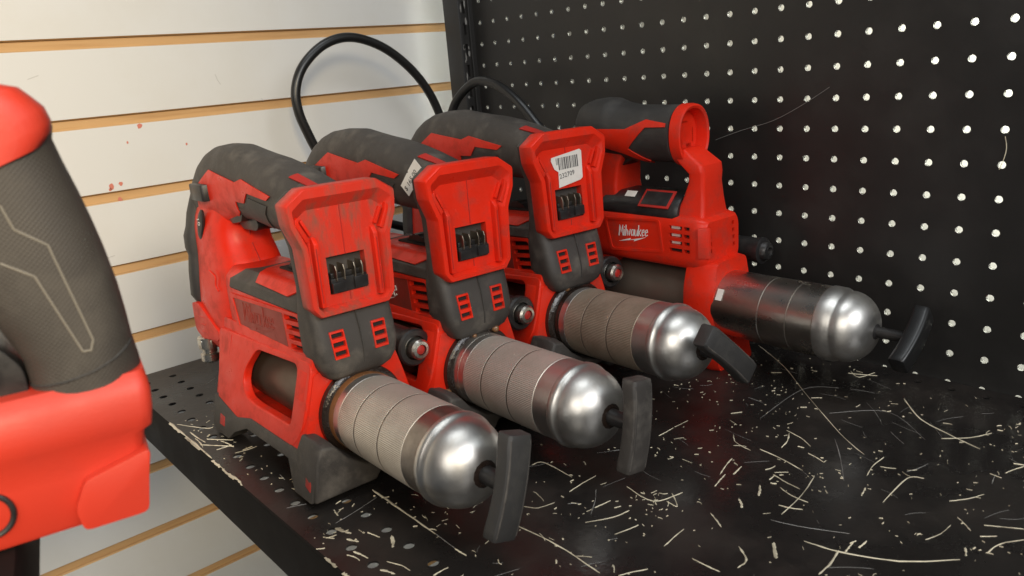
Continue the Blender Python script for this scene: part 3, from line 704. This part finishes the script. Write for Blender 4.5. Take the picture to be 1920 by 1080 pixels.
# ================================================================== smaller 12 volt gun beside the pegboard
Z4 = 60.3
g4 = thing('grease_gun', 'smaller red grease gun beside the pegboard with round open battery socket and white logo', 'grease gun', (50, -74.7, 0), (0, .0036, -.005), 'battery grease guns side by side on the shelf')
part('barrel_sleeve', lathe([(150, 24), (152, 27.4), (345, 27.4)], c=(0, Z4), n=56), 'sleeve', g4)
bar = part('barrel', lathe([(345, 28.4), (356, 28.8), (399, 28.8), (399.3, 28.3), (401, 28.3), (401.3, 28.9), (424, 28.9), (424.3, 28.3), (426, 28.3), (426.3, 28.9), (446, 28.9), (446.4, 28.4)], c=(0, Z4), n=64), 'black_steel', g4)
part('paper_label', xform(prism([(-3, -5), (3, -5), (3, 5), (-3, 5)], 0, .3, 'xy'), frame_m((362, -25.2, Z4+14.6), (1, 0, 0), (0, .5, .86))), 'paper', bar, smooth=0)
dome = [(446.4, 28.2), (447, 29.6), (449, 29.7), (456, 29.4), (459, 27.9), (461, 27.7)]
for i in range(1, 15):
    t = i/14*math.pi/2; dome.append((461 + 23.0*math.sin(t), 28.0*math.cos(t)**0.9 if i < 14 else 0.02))
part('end_cap', lathe(dome, c=(0, Z4), n=64), 'steel', g4, smooth=50)
part('pull_rod', lathe([(481, 6), (484, 6), (485, 4.2), (508, 4.2)], c=(0, Z4), n=18), 'black', g4)
rr = []
for i in range(11):
    t = i/10*2-1; rr.append([(509 + 2*(1-t*t)+a, b, t*25) for a, b in rpoly([(-6, -8.5), (6, -8.5), (6, 8.5), (-6, 8.5)], 3, 3)])
ph = part('pull_handle', loft(rr), 'rubber', g4, bevel=1.5, bang=50); ph.location = (0, 0, Z4*S); ph.rotation_euler = (R(-52), 0, 0)  # handle's shade is put into the colour by this darker rubber
# frame ring round the barrel, with base
def fr4(x, k=1): return ring_yz(x, rpoly([(-24*k, 100), (24*k, 100), (31*k, 76), (32*k, 46), (30*k, 16), (35*k, 4), (33*k, 0), (-20*k, 0), (-24*k, 8), (-28*k, 24), (-32*k, 46), (-31*k, 76)], 5, 3))
part('barrel_frame', loft([fr4(328, .97), fr4(332), fr4(349), fr4(357, .88)]), 'red', g4)
part('foot', loft([ring_yz(x, [(-26, 0), (26, 0), (26, 46), (-26, 46)]) for x in (170, 196)]), 'red', g4, bevel=3)
# motor body
b4 = [(-24, 92), (24, 92), (28, 100), (28, 130), (25, 138), (-25, 138), (-28, 130), (-28, 100)]
def bs4(x, k=1): return ring_yz(x, rpoly([(y*k, 115+(z-115)*k) for y, z in b4], 4, 3))
body = part('motor_housing', loft([bs4(182, .9), bs4(190), bs4(240), bs4(300), bs4(336), bs4(345, .93), bs4(348, .84)]), 'red', g4)
cc = []
for i in range(4):
    cc.append(box(312, 326, -33, -23, 127-6.6*i, 130.4-6.6*i)); cc.append(box(328, 334, -33, -23, 127.3-6.6*i, 130.4-6.6*i))
    for yy in (-19, 15):
        cc.append(box(340, 356, yy-1.5+i*.5, yy+2+i*.5, 126.5-6.4*i, 130-6.4*i))
cut(body, cc)
part('vent_shadow_box', box(308, 336, -24, -23, 104, 132), 'cavity', body)
for i in range(3): part('grey_filter', box(313, 322, -25.2, -24.2, 127.3-6.6*i, 130-6.6*i), 'paper', body)
part('vent_shadow_box', box(341, 342, -22, 22, 104, 131), 'cavity', body)
fr = [(236, 131), (302, 134.5), (306, 105), (243, 100)]; inn = [(239, 129), (300, 132.5), (303.5, 107), (245.5, 102.5)]
ro, ri = rpoly(fr, 3, 3), rpoly(inn, 3, 3); n = len(ro)
V = [(x, -27.4, z) for x, z in ro] + [(x, -28.7, z) for x, z in ro] + [(x, -28.7, z) for x, z in ri] + [(x, -27.4, z) for x, z in ri]
part('panel_border', (V, [(k*n+j, k*n+(j+1) % n, (k+1)*n+(j+1) % n, (k+1)*n+j) for k in range(3) for j in range(n)]), 'red', body)
part('wordmark', xform(wordmark(35, .07, .86), frame_m((254, -28.05, 115), (1, 0, .02), (0, 0, 1))), 'white', body, smooth=0)
part('nose_edge', loft([[(343, -29, z0), (350, -24, z0), (351, -20.5, z0), (342, -22, z0)] for z0 in (104, 131)]), 'red', g4, bevel=1.2)
# black display on top
def dt(x, k=1): return ring_yz(x, rpoly([(-26.5*k, 134), (26.5*k, 134), (25.5*k, 145), (16*k, 155), (-16*k, 155), (-25.5*k, 145)], 7, 4))
disp = part('display_cover', loft([dt(226, .8), dt(232), dt(280), dt(314), dt(318, .9)]), 'black', g4)
part('display_frame', xform(box(-17, 17, -9.5, 9.5, 0, 1.2), frame_m((294, -20.2, 150.6), (1, 0, 0), (0, .72, .69))), 'red_dark', disp, bevel=.4)
part('display_window', xform(box(-14.5, 14.5, -7.2, 7.2, .8, 1.6), frame_m((294, -20.2, 150.6), (1, 0, 0), (0, .72, .69))), 'black', disp, bevel=.3)
part('white_label', xform(box(-6, 6, -3.2, 3.2, 0, .3), frame_m((262, -18.0, 153.1), (1, 0, 0), (0, .74, .67))), 'paper', disp, smooth=0)
# front stay from body to socket
def stay(z, x0_, x1_, hw): return ring_xy(z, rpoly([(x0_, -hw), (x1_, -hw*.86), (x1_, hw*.86), (x0_, hw)], 3.5, 3))
part('stay', loft([stay(128, 308, 342, 24), stay(140, 314, 341, 20.5), stay(152, 319, 340, 18), stay(166, 324, 339, 16.5), stay(174, 325, 339.5, 17), stay(181, 318, 338, 18), stay(188, 310, 328, 17), stay(194, 308, 320, 15)]), 'red', g4)
part('stay', loft([stay(60, 180, 236, 26), stay(100, 182, 240, 26), stay(140, 186, 246, 24), stay(160, 190, 244, 22), stay(178, 194, 246, 20), stay(205, 196, 262, 20), stay(216, 200, 250, 15)]), 'red', g4)
# handle tube with socket ring
hc4 = [(190, 212, 14), (198, 213, 21), (210, 212.5, 25), (222, 211.5, 27.2), (232, 210.8, 27.6), (245, 208, 26), (262, 206.5, 25), (290, 206, 25), (309, 205.8, 25.2)]
rings = []
for i in range(len(hc4)-1):
    for t in range(5):
        u = t/5; a = [hc4[i][k]*(1-u)+hc4[i+1][k]*u for k in range(3)]; rings.append([(a[0], y, z) for y, z in se(a[2]*.95, a[2], 2.2, 48, (0, a[1]))])
rings.append([(309, y, z) for y, z in se(25.2*.95, 25.2, 2.2, 48, (0, 205.8))])
h4 = loft(rings)
grip = part('handle_grip', h4, 'greyd', g4)  # dark grey puts the shade near the pegboard into the grip colour
cut(grip, [lathe([(286, 19.5), (315, 20.5)], c=(0, 206.5), n=40)])
fp = [[(219, 212.5), (262, 212), (264, 195), (258, 190), (235, 196)], [(262, 212), (285, 220), (285, 213.5), (264, 195)], [(285, 220), (307, 217), (307, 214), (285, 213.5)], [(264, 195), (258, 190), (279, 181), (282, 184)]]
for s in (-1, 1): part('grip_flash', patch(h4, fp, 'xz', (lambda c, n, s=s: n.y*s > .12), 1.0, .25), 'red', grip)
def so(x, r): return ring_yz(x, se(r*.9, r*1.08, 2.2, 48, (0, 205.2)))
sock = part('battery_socket', loft([so(309, 23.2), so(310, 24.8), so(317, 24.8), so(320, 24.2), so(320.6, 22.8), so(319.6, 21), so(310, 19.2), so(288, 18.4), so(287, 1)]), 'red', g4, smooth=45)
for (y, z, w, h) in ((-6, 196, 7, 12), (6, 193, 8, 10), (-2, 216, 16, 3), (12, 204, 3, 14)):
    part('socket_rib', box(288, 309, y-w/2, y+w/2, z-h/2, z+h/2), 'red', sock, bevel=.8)
part('trigger', prism(rpoly([(240, 198), (262, 196), (258, 184), (244, 176), (238, 180)], 3, 3), -10, 10, 'xz'), 'black', g4, bevel=2)
clip = part('coupler_clip', lathe([(312, 8), (315, 11), (352, 11), (356, 12), (360, 12), (361, 10)], c=(44, 98), n=24), 'black', g4)
part('clip_bracket', box(318, 340, 22, 40, 92, 104), 'black', clip, bevel=1)
part('grease_coupler', lathe([(352, 8.5), (364, 8.5), (366, 7), (366.6, 4), (363, 3)], c=(44, 98), n=20), 'black', clip)

# ================================================================== red tool in front, out of focus at the left
t5 = thing('power_tool', 'blurred red power tool with grey lightning-lined grip, closest to the camera at left', 'power tool', (0, 0, 0))
def hn(ring, h0=0):  # (h, n) section at height z -> world mm
    return [hz(h, z, n) for h, n, z in ring]
def tsec(z, h0, h1, th, p=2.6, k=40):
    return hn([(h, n, z) for h, n in se((h1-h0)/2, th, p, k, ((h1+h0)/2, -th))])
gsec = [(176, -18.5, 17.0, 16.5), (184, -18.2, 17.2, 16.5), (192, -18.4, 16.4, 16.5), (201, -21.5, 16.2, 16.5), (212, -25.5, 15.6, 16.5), (226, -30, 13.9, 16.5), (236, -33, 12.2, 17), (246, -36, 10.2, 17.5), (256, -39, 7.8, 18), (264, -41, 6.2, 18.5), (268, -42, 7.2, 19.5), (270.5, -42, 7.0, 19.5)]
gvf = loft([tsec(*s) for s in gsec])
gp = part('grip', gvf, 'weave', t5)
def slant(z, h0, h1, th, sl=.36): return hn([(h, n, z+sl*(h-7)) for h, n in se((h1-h0)/2, th, 4.5, 40, ((h1+h0)/2, -th+1.3))])
part('head_housing', loft([slant(264, -46, 3.0, 17.5), slant(267, -46, 6.4, 20.2), slant(270, -47, 7.3, 20.5), slant(275, -48, 6.2, 20.2), slant(279.4, -49, 3.4, 19.8), slant(284, -50, .2, 19.2), slant(286.8, -52, -4.2, 18), slant(288.5, -54, -10, 15)]), 'red_faded', t5)
bsec = [(131, -70, 7.2, 15), (133, -70, 8.2, 16.5), (150, -70, 10.6, 18), (160, -70, 13.2, 19), (162, -70, 15.9, 20), (168, -70, 17.2, 20.5), (175, -70, 17.9, 20), (179, -66, 17.6, 18), (182, -60, 17.3, 15)]
NF = {131: -1.5, 133: -.5, 150: .2, 160: .8, 162: 2.0, 168: 2.6, 175: 2.0, 179: .4, 182: -2}
def bs5(z, h0, h1, th): return hn([(h, n + (NF[z] if n > -th else 0), z) for h, n in rpoly([(h0, -2*th), (h1, -2*th), (h1, 0), (h0, 0)], 4.5, 4)])
base = part('base_housing', loft([bs5(*s) for s in bsec]), 'red_faded', t5)
part('battery_foot', loft([[hz(h, z, n) for h, z in rpoly([(-12.6, 131.4), (-13.6, 140), (-9, 149.2), (-5, 150.4), (13.4, 155.0), (11.2, 146), (8.4, 131.4)], 2.5, 3)] for n in (-12, 3.4, 5.2)]), 'red_faded', t5, bevel=1.4)
ringp = [(-38.5+7.2*math.cos(a), 145+7.5*math.sin(a)) for a in [2*math.pi*i/28 for i in range(29)]]
part('ring_mark', tube([hz(h, z, 0.5) for h, z in ringp], 1.0, 8, 2), 'black', base)
part('finger_gap', loft([[hz(h, z, n) for h, z in rpoly([(-60, 200), (-24, 199), (-18.6, 190), (-18.6, 181), (-22, 178), (-60, 178)], 3, 3)] for n in (-40, -9)]), 'black', t5, bevel=1)
def gsurf(h, z):
    for a, b in zip(gsec, gsec[1:]):
        if a[0] <= z <= b[0]:
            u = (z-a[0])/(b[0]-a[0]); h0, h1, th = [a[k]*(1-u)+b[k]*u for k in (1, 2, 3)]
            q = min(1, abs((h-(h0+h1)/2)/((h1-h0)/2))); return -th + th*(1-q**2.6)**(1/2.6)
    return 0
def gl5(pts):
    q = []
    for a, b in zip(pts, pts[1:]):
        for k in range(6): q.append((a[0]+(b[0]-a[0])*k/6, a[1]+(b[1]-a[1])*k/6))
    q.append(pts[-1]); return [hz(h, z, gsurf(h, z)+.05) for h, z in q]
M['line'] = mat('pale_grip_line', (0.20, 0.18, 0.145), 0.6, rough_var=0)
part('flash_line', tube(gl5([(-12.2, 246.2), (-10.2, 238), (-2.2, 231.4), (4.0, 197), (2.6, 193.6), (0.2, 193.8), (-8, 222), (-16.3, 228)]), .42, 6, 1), 'line', gp)
part('hem_line', tube(gl5([(-17.5, 183.4), (-7, 184.4), (2, 186), (9, 188.5), (15.5, 192)]), .5, 6, 1), 'greyd', gp)

# ================================================================== litter on the shelf: pale flakes, slivers, straws
DEBRIS=[(1.1,[(471.2,-294.2),(495.6,-296.6),(503.3,-276.4)]),(1.2,[(479.6,-342.7),(488.6,-326.9),(491.2,-314.8)]),(1.3,[(451.7,-373.2),(483.5,-370.6),(519.8,-373.0)]),(0.7,[(458.1,-309.9),(476.0,-334.1)]),(0.8,[(447.0,-323.9),(446.3,-297.3)]),(0.9,[(401.7,-316.0),(405.5,-307.8),(435.1,-309.3)]),(0.9,[(398.8,-20.4),(444.1,-52.7),(486.0,-92.0),(539.0,-139.2),(565.6,-158.1)]),(1.3,[(548.3,-55.9),(571.2,-82.5),(596.1,-95.0),(618.8,-103.9)]),(1.1,[(594.3,-104.2),(616.6,-75.5)]),(1.1,[(509.1,-195.4),(545.8,-203.2)]),(1.0,[(482.6,-188.3),(491.0,-197.5),(505.3,-201.1)]),(0.7,[(540.1,-149.0),(571.9,-198.7)]),(1.3,[(534.3,-219.9),(556.3,-225.1)]),(1.2,[(535.9,-227.4),(535.3,-219.9)]),(1.1,[(545.8,-231.1),(567.7,-235.8)]),(0.9,[(555.0,-204.4),(562.6,-257.9)]),(1.0,[(556.1,-250.0),(569.3,-245.1)]),(1.3,[(600.5,-207.2),(599.3,-170.9),(607.2,-164.2)]),(0.7,[(595.9,-162.9),(601.6,-144.4)]),(0.6,[(560.9,-267.0),(577.0,-262.0),(601.0,-250.3)]),(1.6,[(586.0,-273.5),(605.3,-269.6),(631.7,-257.0),(654.4,-235.0)]),(1.5,[(606.6,-295.4),(604.2,-269.0)]),(1.1,[(651.9,-193.8),(669.0,-183.9)]),(1.0,[(654.2,-206.4),(660.9,-200.4)]),(1.4,[(662.2,-220.0),(672.2,-194.6)]),(1.0,[(638.3,-195.0),(648.7,-204.4)]),(1.0,[(528.6,-308.7),(530.5,-330.1)]),(1.2,[(549.1,-328.6),(567.2,-328.2)]),(0.9,[(442.2,-224.4),(442.5,-207.2)]),(0.8,[(442.4,-205.5),(443.6,-190.5)]),(1.0,[(536.8,-179.8),(551.0,-184.8)]),(2.2,[(535.0,-237.0),(541.3,-248.6)]),(2,[(533.7,-259.3),(541.1,-267.0)]),(2.6,[(574.1,-285.9),(583.0,-298.0)]),(1.6,[(561.8,-302.0),(571.9,-309.6),(572.1,-319.0)]),(1.3,[(530.4,-284.3),(543.7,-292.6)]),(0.5,[(483.2,-153.7),(480.5,-86.3),(501.1,-66.8)]),(0.6,[(455.2,-126.2),(469.5,-127.8)]),(0.7,[(509.6,-63.6),(527.2,-59.7)]),(0.5,[(517.8,-113.9),(549.3,-85.6),(587.1,-112.7)]),(0.6,[(564.6,-115.5),(578.9,-127.2)]),(0.5,[(530.2,-79.6),(553.3,-105.5)]),(0.8,[(580.5,-166.9),(589.2,-163.1)]),(0.8,[(579.5,-183.5),(577.0,-153.4)]),(1.6,[(492.9,-34.5),(513.7,-25.8)]),(1.4,[(492.4,-28.9),(503.4,-37.2),(509.1,-20.6)]),(0.9,[(501.5,-340.1),(505.8,-323.2)]),(1,[(537.0,-352.5),(528.9,-367.8)]),(1.4,[(514.7,-236.5),(512.8,-224.2)]),(1.2,[(514.3,-257.0),(510.8,-239.9)]),(1.2,[(502.0,-218.9),(508.2,-242.2)]),(1.6,[(611.3,-250.8),(611.0,-259.6)]),(1.4,[(606.6,-256.8),(607.4,-267.7)]),(1.6,[(652.4,-222.3),(655.3,-229.4)]),(1.3,[(587.8,-208.2),(585.4,-197.9)]),(1.0,[(640.5,-160.4),(628.5,-180.8)]),(0.8,[(646.8,-110.6),(641.2,-126.4)]),(0.7,[(639.7,-144.8),(637.6,-131.7)]),(1.0,[(533.4,-170.1),(508.4,-158.8)]),(1.4,[(512.0,-161.4),(519.2,-184.4)]),(1.3,[(442.5,-342.9),(431.4,-339.6)]),(1.1,[(449.0,-339.4),(445.7,-350.6),(437.3,-355.8)]),(0.7,[(456.6,-334.8),(463.1,-329.1)]),(1.2,[(498.6,-281.4),(510.7,-291.6),(501.9,-291.1)]),(1.2,[(472.7,-326.9),(474.7,-314.0)]),(0.8,[(638.6,-205.6),(634.1,-228.8)]),(2,[(341.6,-411.7),(377.3,-412.3),(418.9,-413.0)]),(1.6,[(439.8,-413.9),(451.0,-413.7)]),(0.6,[(418.9,-413.0),(439.8,-413.9)]),(0.6,[(359.3,-450.1),(352.5,-415.0)]),(4.5,[(364.5,-452.9),(377.5,-448.8)]),(1.3,[(370.1,-462.5),(371.7,-456.3)]),(2,[(380.7,-454.2),(389.1,-450.2)]),(2,[(395.7,-458.0),(408.6,-455.3)]),(1.5,[(384.4,-441.4),(395.2,-438.9)]),(2.6,[(399.3,-432.9),(410.3,-439.3)]),(1.3,[(450.1,-399.0),(447.8,-388.5)]),(1.6,[(457.0,-388.3),(456.1,-378.7)]),(0.8,[(451.5,-373.3),(463.8,-371.9)]),(2.2,[(423.7,-456.5),(433.6,-452.6)]),(1.4,[(451.5,-438.2),(451.8,-427.8)]),(1.6,[(376.0,-475.8),(379.1,-468.4)]),(1.0,[(419.8,-449.4),(429.9,-445.5),(437.6,-444.8)]),(0.9,[(207.2,-455.9),(210.1,-439.3)]),(1.6,[(162.6,-462.0),(182.6,-447.4)]),(1.4,[(189.3,-463.8),(190.5,-451.9)]),(1.4,[(395.6,-462.6),(406.9,-460.0)]),(0.7,[(269.2,-446.8),(279.2,-447.6)]),(0.8,[(294.3,-449.6),(310.3,-447.3)]),(0.7,[(316.7,-464.1),(322.5,-452.2)]),(1.2,[(343.9,-442.9),(352.6,-444.5)]),(1,[(338.2,-438.5),(337.0,-434.0)]),(2.6,[(101.3,-472.2),(152.4,-472.1),(200.8,-471.9)]),(1.8,[(111.6,-469.0),(140.4,-454.9),(143.4,-449.3)]),(1.6,[(137.1,-466.8),(168.0,-465.0)]),(2,[(169.3,-469.7),(194.3,-451.7)]),(2.6,[(235.5,-473.3),(262.2,-473.4)]),(0.7,[(38.2,-417.4),(27.8,-403.8)]),(1.6,[(176.2,-455.3),(195.6,-452.3)]),(1.3,[(153.5,-468.2),(175.8,-469.9)]),(1.2,[(211.1,-472.8),(230.0,-481.9)])]
random.seed(11)
vf = []
def sliver(pts, w, h=0.35):
    P = []
    if len(pts) == 2:
        (ax, ay), (bx_, by_) = pts; k = random.gauss(0, .045); pts = [pts[0], ((ax+bx_)/2 - k*(by_-ay), (ay+by_)/2 + k*(bx_-ax)), pts[1]]
    Q = [Vector(q) for q in pts]; m_ = 5
    for i in range(len(Q)-1):
        p0 = Q[max(i-1, 0)]; p1 = Q[i]; p2 = Q[i+1]; p3 = Q[min(i+2, len(Q)-1)]
        for k in range(m_):
            t = k/m_; v = 0.5*((2*p1) + (p2-p0)*t + (2*p0-5*p1+4*p2-p3)*t*t + (3*p1-p0-3*p2+p3)*t**3); P.append((v.x, v.y))
    P.append(tuple(pts[-1])); n = len(P); rings = []
    for i, p in enumerate(P):
        a = P[max(i-1, 0)]; b = P[min(i+1, n-1)]; t = Vector((b[0]-a[0], b[1]-a[1])).normalized(); nn = Vector((-t.y, t.x))
        ww = w*(0.3 if i in (0, n-1) else random.uniform(.45, 1.4))/2; j = random.uniform(-.18, .18)*w
        x, y = p[0]+nn.x*j, p[1]+nn.y*j
        rings.append([(x+nn.x*ww, y+nn.y*ww, .12), (x-nn.x*ww, y-nn.y*ww, .12), (x, y, .12+h)])
    return loft(rings)
sc_vf = []
for w, pts in DEBRIS:
    pts = [(a_, max(b_, FY+1.8)) for a_, b_ in pts]
    if w <= .7: sc_vf.append(sliver(pts, w*.8, .15))
    else: vf.append(sliver(pts, w*.68))
def blocked(x, y):
    return any(abs(y-(gy+dy)) < 54 and x < 345 for gy, dy in ((-390, 0), (-283, 0), (-160, 0))) or (y > -115 and x < 400)
def flake(x, y):
    l = min(9, random.lognormvariate(.5, .75)); w = random.choice((.2, .3, .4, .55, .8)) * (1.5 if l < 1.3 else 1)
    a = random.gauss(.4, .8) + random.choice((0, 0, 0, math.pi/2)); curl = random.gauss(0, .16)
    pts = [(x, y)]
    for k in range(3):
        pts.append((pts[-1][0]+l/3*math.cos(a), pts[-1][1]+l/3*math.sin(a))); a += curl
    return sliver(pts, w, random.uniform(.15, .6))
cl = [(random.uniform(400, 680), random.uniform(-420, -60)) for _ in range(46)] + [(random.uniform(100, 400), random.uniform(-468, -440)) for _ in range(9)] + [(365, -240), (372, -335), (395, -130), (430, -100), (355, -430)]
for cx_, cy_ in cl:
    for _ in range(random.randint(3, 12)):
        x, y = random.gauss(cx_, 11), random.gauss(cy_, 11)
        if blocked(x, y) or y < FY+3 or y > -8: continue
        vf.append(flake(x, y))
for _ in range(330):
    x = random.uniform(330, 690); y = random.uniform(-462, -20)
    if not blocked(x, y): vf.append(flake(x, y))
deb = obj('paint_flakes', to_mesh('paint_flakes', merge(*vf), smooth=0), 'chip')
deb['kind'] = 'stuff'; deb['label'] = 'pale slivers and flakes scattered over the black shelf'; deb['category'] = 'debris'
scr = []
random.seed(21)
for i in range(70):
    x = random.uniform(330, 690); y = random.uniform(-460, -20)
    if blocked(x, y): continue
    a = random.choice((.9, 1.1, -.3, 2.3)) + random.gauss(0, .25); l = random.uniform(4, 26)
    scr.append(sliver([(x, y), (x+l*math.cos(a), y+l*math.sin(a))], .22, .08))
so_ = obj('shelf_scratches', to_mesh('shelf_scratches', merge(*(scr+sc_vf)), smooth=0), 'scratch', shelf)
so_['kind'] = 'stuff'
